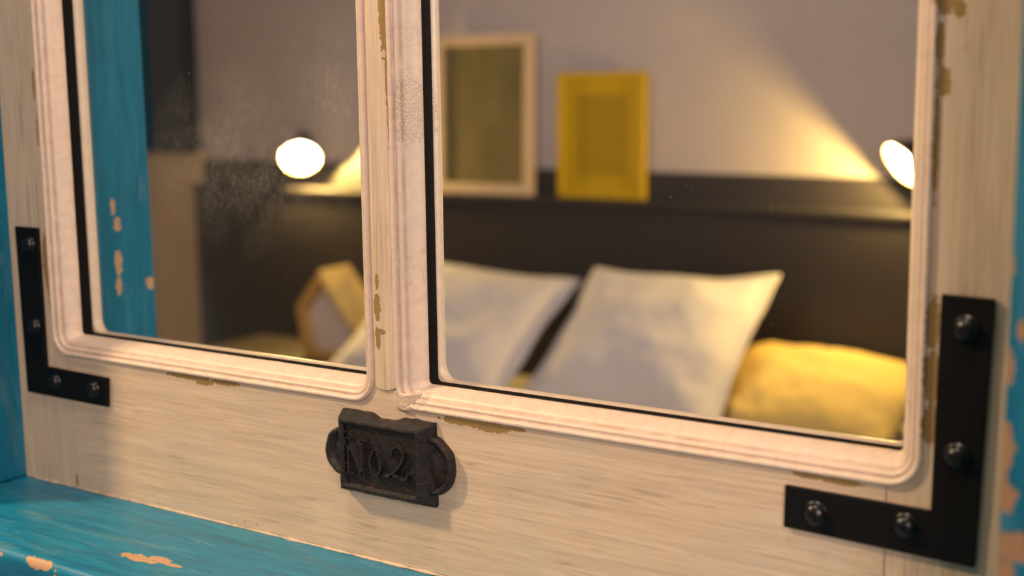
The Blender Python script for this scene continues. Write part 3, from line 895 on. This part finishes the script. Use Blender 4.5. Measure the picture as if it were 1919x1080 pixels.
def pillow(label, tl, tr, bl, br, thick, flange, m, seed, group=None, name='pillow', sag=0.03, ear_=0.0):
    """soft cushion spanned by its four corners (seen from the front), puffed on both sides, with a flat flange"""
    tl, tr, bl, br = map(Vector, (tl, tr, bl, br))
    nrm = ((tr - tl).cross(bl - tl)).normalized()
    if nrm.y > 0: nrm = -nrm
    n = 44
    bm = bmesh.new()
    grids = []
    for side in (1, -1):
        g = []
        for j in range(n + 1):
            row = []
            for i in range(n + 1):
                u, v = i / n, j / n
                a, b = 2 * u - 1, 2 * v - 1
                # concave edges, protruding ears
                uu = 0.5 + (u - 0.5) * (1 - sag * (1 - b * b))
                vv = 0.5 + (v - 0.5) * (1 - sag * 1.2 * (1 - a * a))
                p = tl.lerp(tr, uu).lerp(bl.lerp(br, uu), vv)
                fa = max(0.0, 1 - (abs(a) / (1 - flange)) ** 2.6); fb = max(0.0, 1 - (abs(b) / (1 - flange)) ** 2.6)
                t = thick * 0.5 * (fa * fb) ** 0.55
                wr = 0.010 * mnoise.noise(Vector((u * 5 + seed, v * 5, seed * 2.3))) + 0.004 * mnoise.noise(Vector((u * 15 + seed, v * 13, seed)))
                edgew = 0.012 * mnoise.noise(Vector((u * 4 + seed * 3, v * 4, 9.1)))
                p = p + nrm * (side * (t + 0.002) + (wr if side == 1 else 0) * min(1, t * 40) + edgew)
                row.append(bm.verts.new(p))
            g.append(row)
        grids.append(g)
        for j in range(n):
            for i in range(n): bm.faces.new((g[j][i], g[j][i + 1], g[j + 1][i + 1], g[j + 1][i]))
    A, Bq = grids
    for k in range(n):
        bm.faces.new((A[0][k], A[0][k + 1], Bq[0][k + 1], Bq[0][k])); bm.faces.new((A[n][k], A[n][k + 1], Bq[n][k + 1], Bq[n][k]))
        bm.faces.new((A[k][0], A[k + 1][0], Bq[k + 1][0], Bq[k][0])); bm.faces.new((A[k][n], A[k + 1][n], Bq[k + 1][n], Bq[k][n]))
    o = link(name, bm, m, smooth=True, origin=(bl + br) / 2)
    return tag(o, label, 'pillow', group)


pillow('left one of two large pale pillows leaning on the headboard, partly behind the mullion',
       (-2.70, 2.755, -0.555), (-2.020, 2.74, -0.588), (-2.72, 2.30, -0.890), (-2.02, 2.24, -0.900), 0.15, 0.09, M['linen'], 1.3, 'large pillows', 'pillow', 0.05)
pillow('right one of two large pale pillows leaning on the headboard, with a flat flanged edge',
       (-1.985, 2.76, -0.548), (-1.385, 2.765, -0.535), (-1.995, 2.28, -0.900), (-1.375, 2.30, -0.905), 0.15, 0.09, M['linen'], 4.9, 'large pillows', 'pillow', 0.06)
pillow('plump low pillow under the right lamp, yellow lamplight painted into its linen, beside the large pale pillow',
       (-1.49, 2.80, -0.757), (-0.985, 2.80, -0.770), (-1.40, 2.42, -0.882), (-0.968, 2.42, -0.890), 0.15, 0.0, M['lamplit_linen'], 7.7, None, 'pillow', -0.09)

# ------------------------------------------------------------------ nightstand and house-shaped box
ns = thing('nightstand', 'dark nightstand left of the bed, under the house-shaped box', 'nightstand', (-3.27, 2.64, RZ0))
bm = bmesh.new(); box(bm, -3.50, -2.815, 2.43, 2.86, -0.945, -0.915); link('top', bm, M['nightstand'], ns, bevel=0.003)
bm = bmesh.new(); box(bm, -3.48, -2.835, 2.46, 2.85, -1.50, -0.9455); link('body', bm, M['nightstand'], ns, bevel=0.003)
for z0, z1 in ((-1.21, -0.96), (-1.48, -1.225)):
    bm = bmesh.new(); box(bm, -3.47, -2.845, 2.44, 2.459, z0, z1); dr = link('drawer', bm, M['nightstand'], ns, bevel=0.002)
    bm = bmesh.new(); revolve(bm, [(0.006, 0), (0.006, -0.012), (0.014, -0.018), (0.012, -0.026), (0, -0.028)], (-3.158, 2.44, (z0 + z1) / 2), (0, 1, 0), 16)
    link('knob', bm, M['lamp_yellow'], dr, smooth=True)
for x in (-3.46, -2.86):
    for y in (2.48, 2.83):
        bm = bmesh.new(); box(bm, x - 0.018, x + 0.018, y - 0.018, y + 0.018, RZ0, -1.5005); link('leg', bm, M['nightstand'], ns, bevel=0.002)

hx = thing('house_shaped_box', 'ochre wooden box shaped like a little house with a pitched roof, on the nightstand', 'box', (-2.95, 2.68, -0.915))
A = [(-3.055, -0.9145), (-3.085, -0.735), (-2.972, -0.602), (-2.80, -0.800), (-2.83, -0.9145)]
def inset(pts, d):
    cx = sum(p[0] for p in pts) / len(pts); cz = sum(p[1] for p in pts) / len(pts)
    return [(cx + (x - cx) * (1 - d), cz + (z - cz) * (1 - d)) for x, z in pts]
Bp = inset(A, 0.22)
names = ('side_board', 'roof_board', 'roof_board', 'side_board', 'floor_board')
for k in range(5):
    a0, a1, b1, b0 = A[k], A[(k + 1) % 5], Bp[(k + 1) % 5], Bp[k]
    bm = bmesh.new(); prism(bm, [a0, a1, b1, b0], 2.60, 2.755)
    link(names[k], bm, M['ochre'] if k != 2 else M['roof_lit'], hx, bevel=0.0015)
bm = bmesh.new(); prism(bm, inset(A, 0.225), 2.635, 2.647); link('back_panel', bm, M['box_back'], hx)
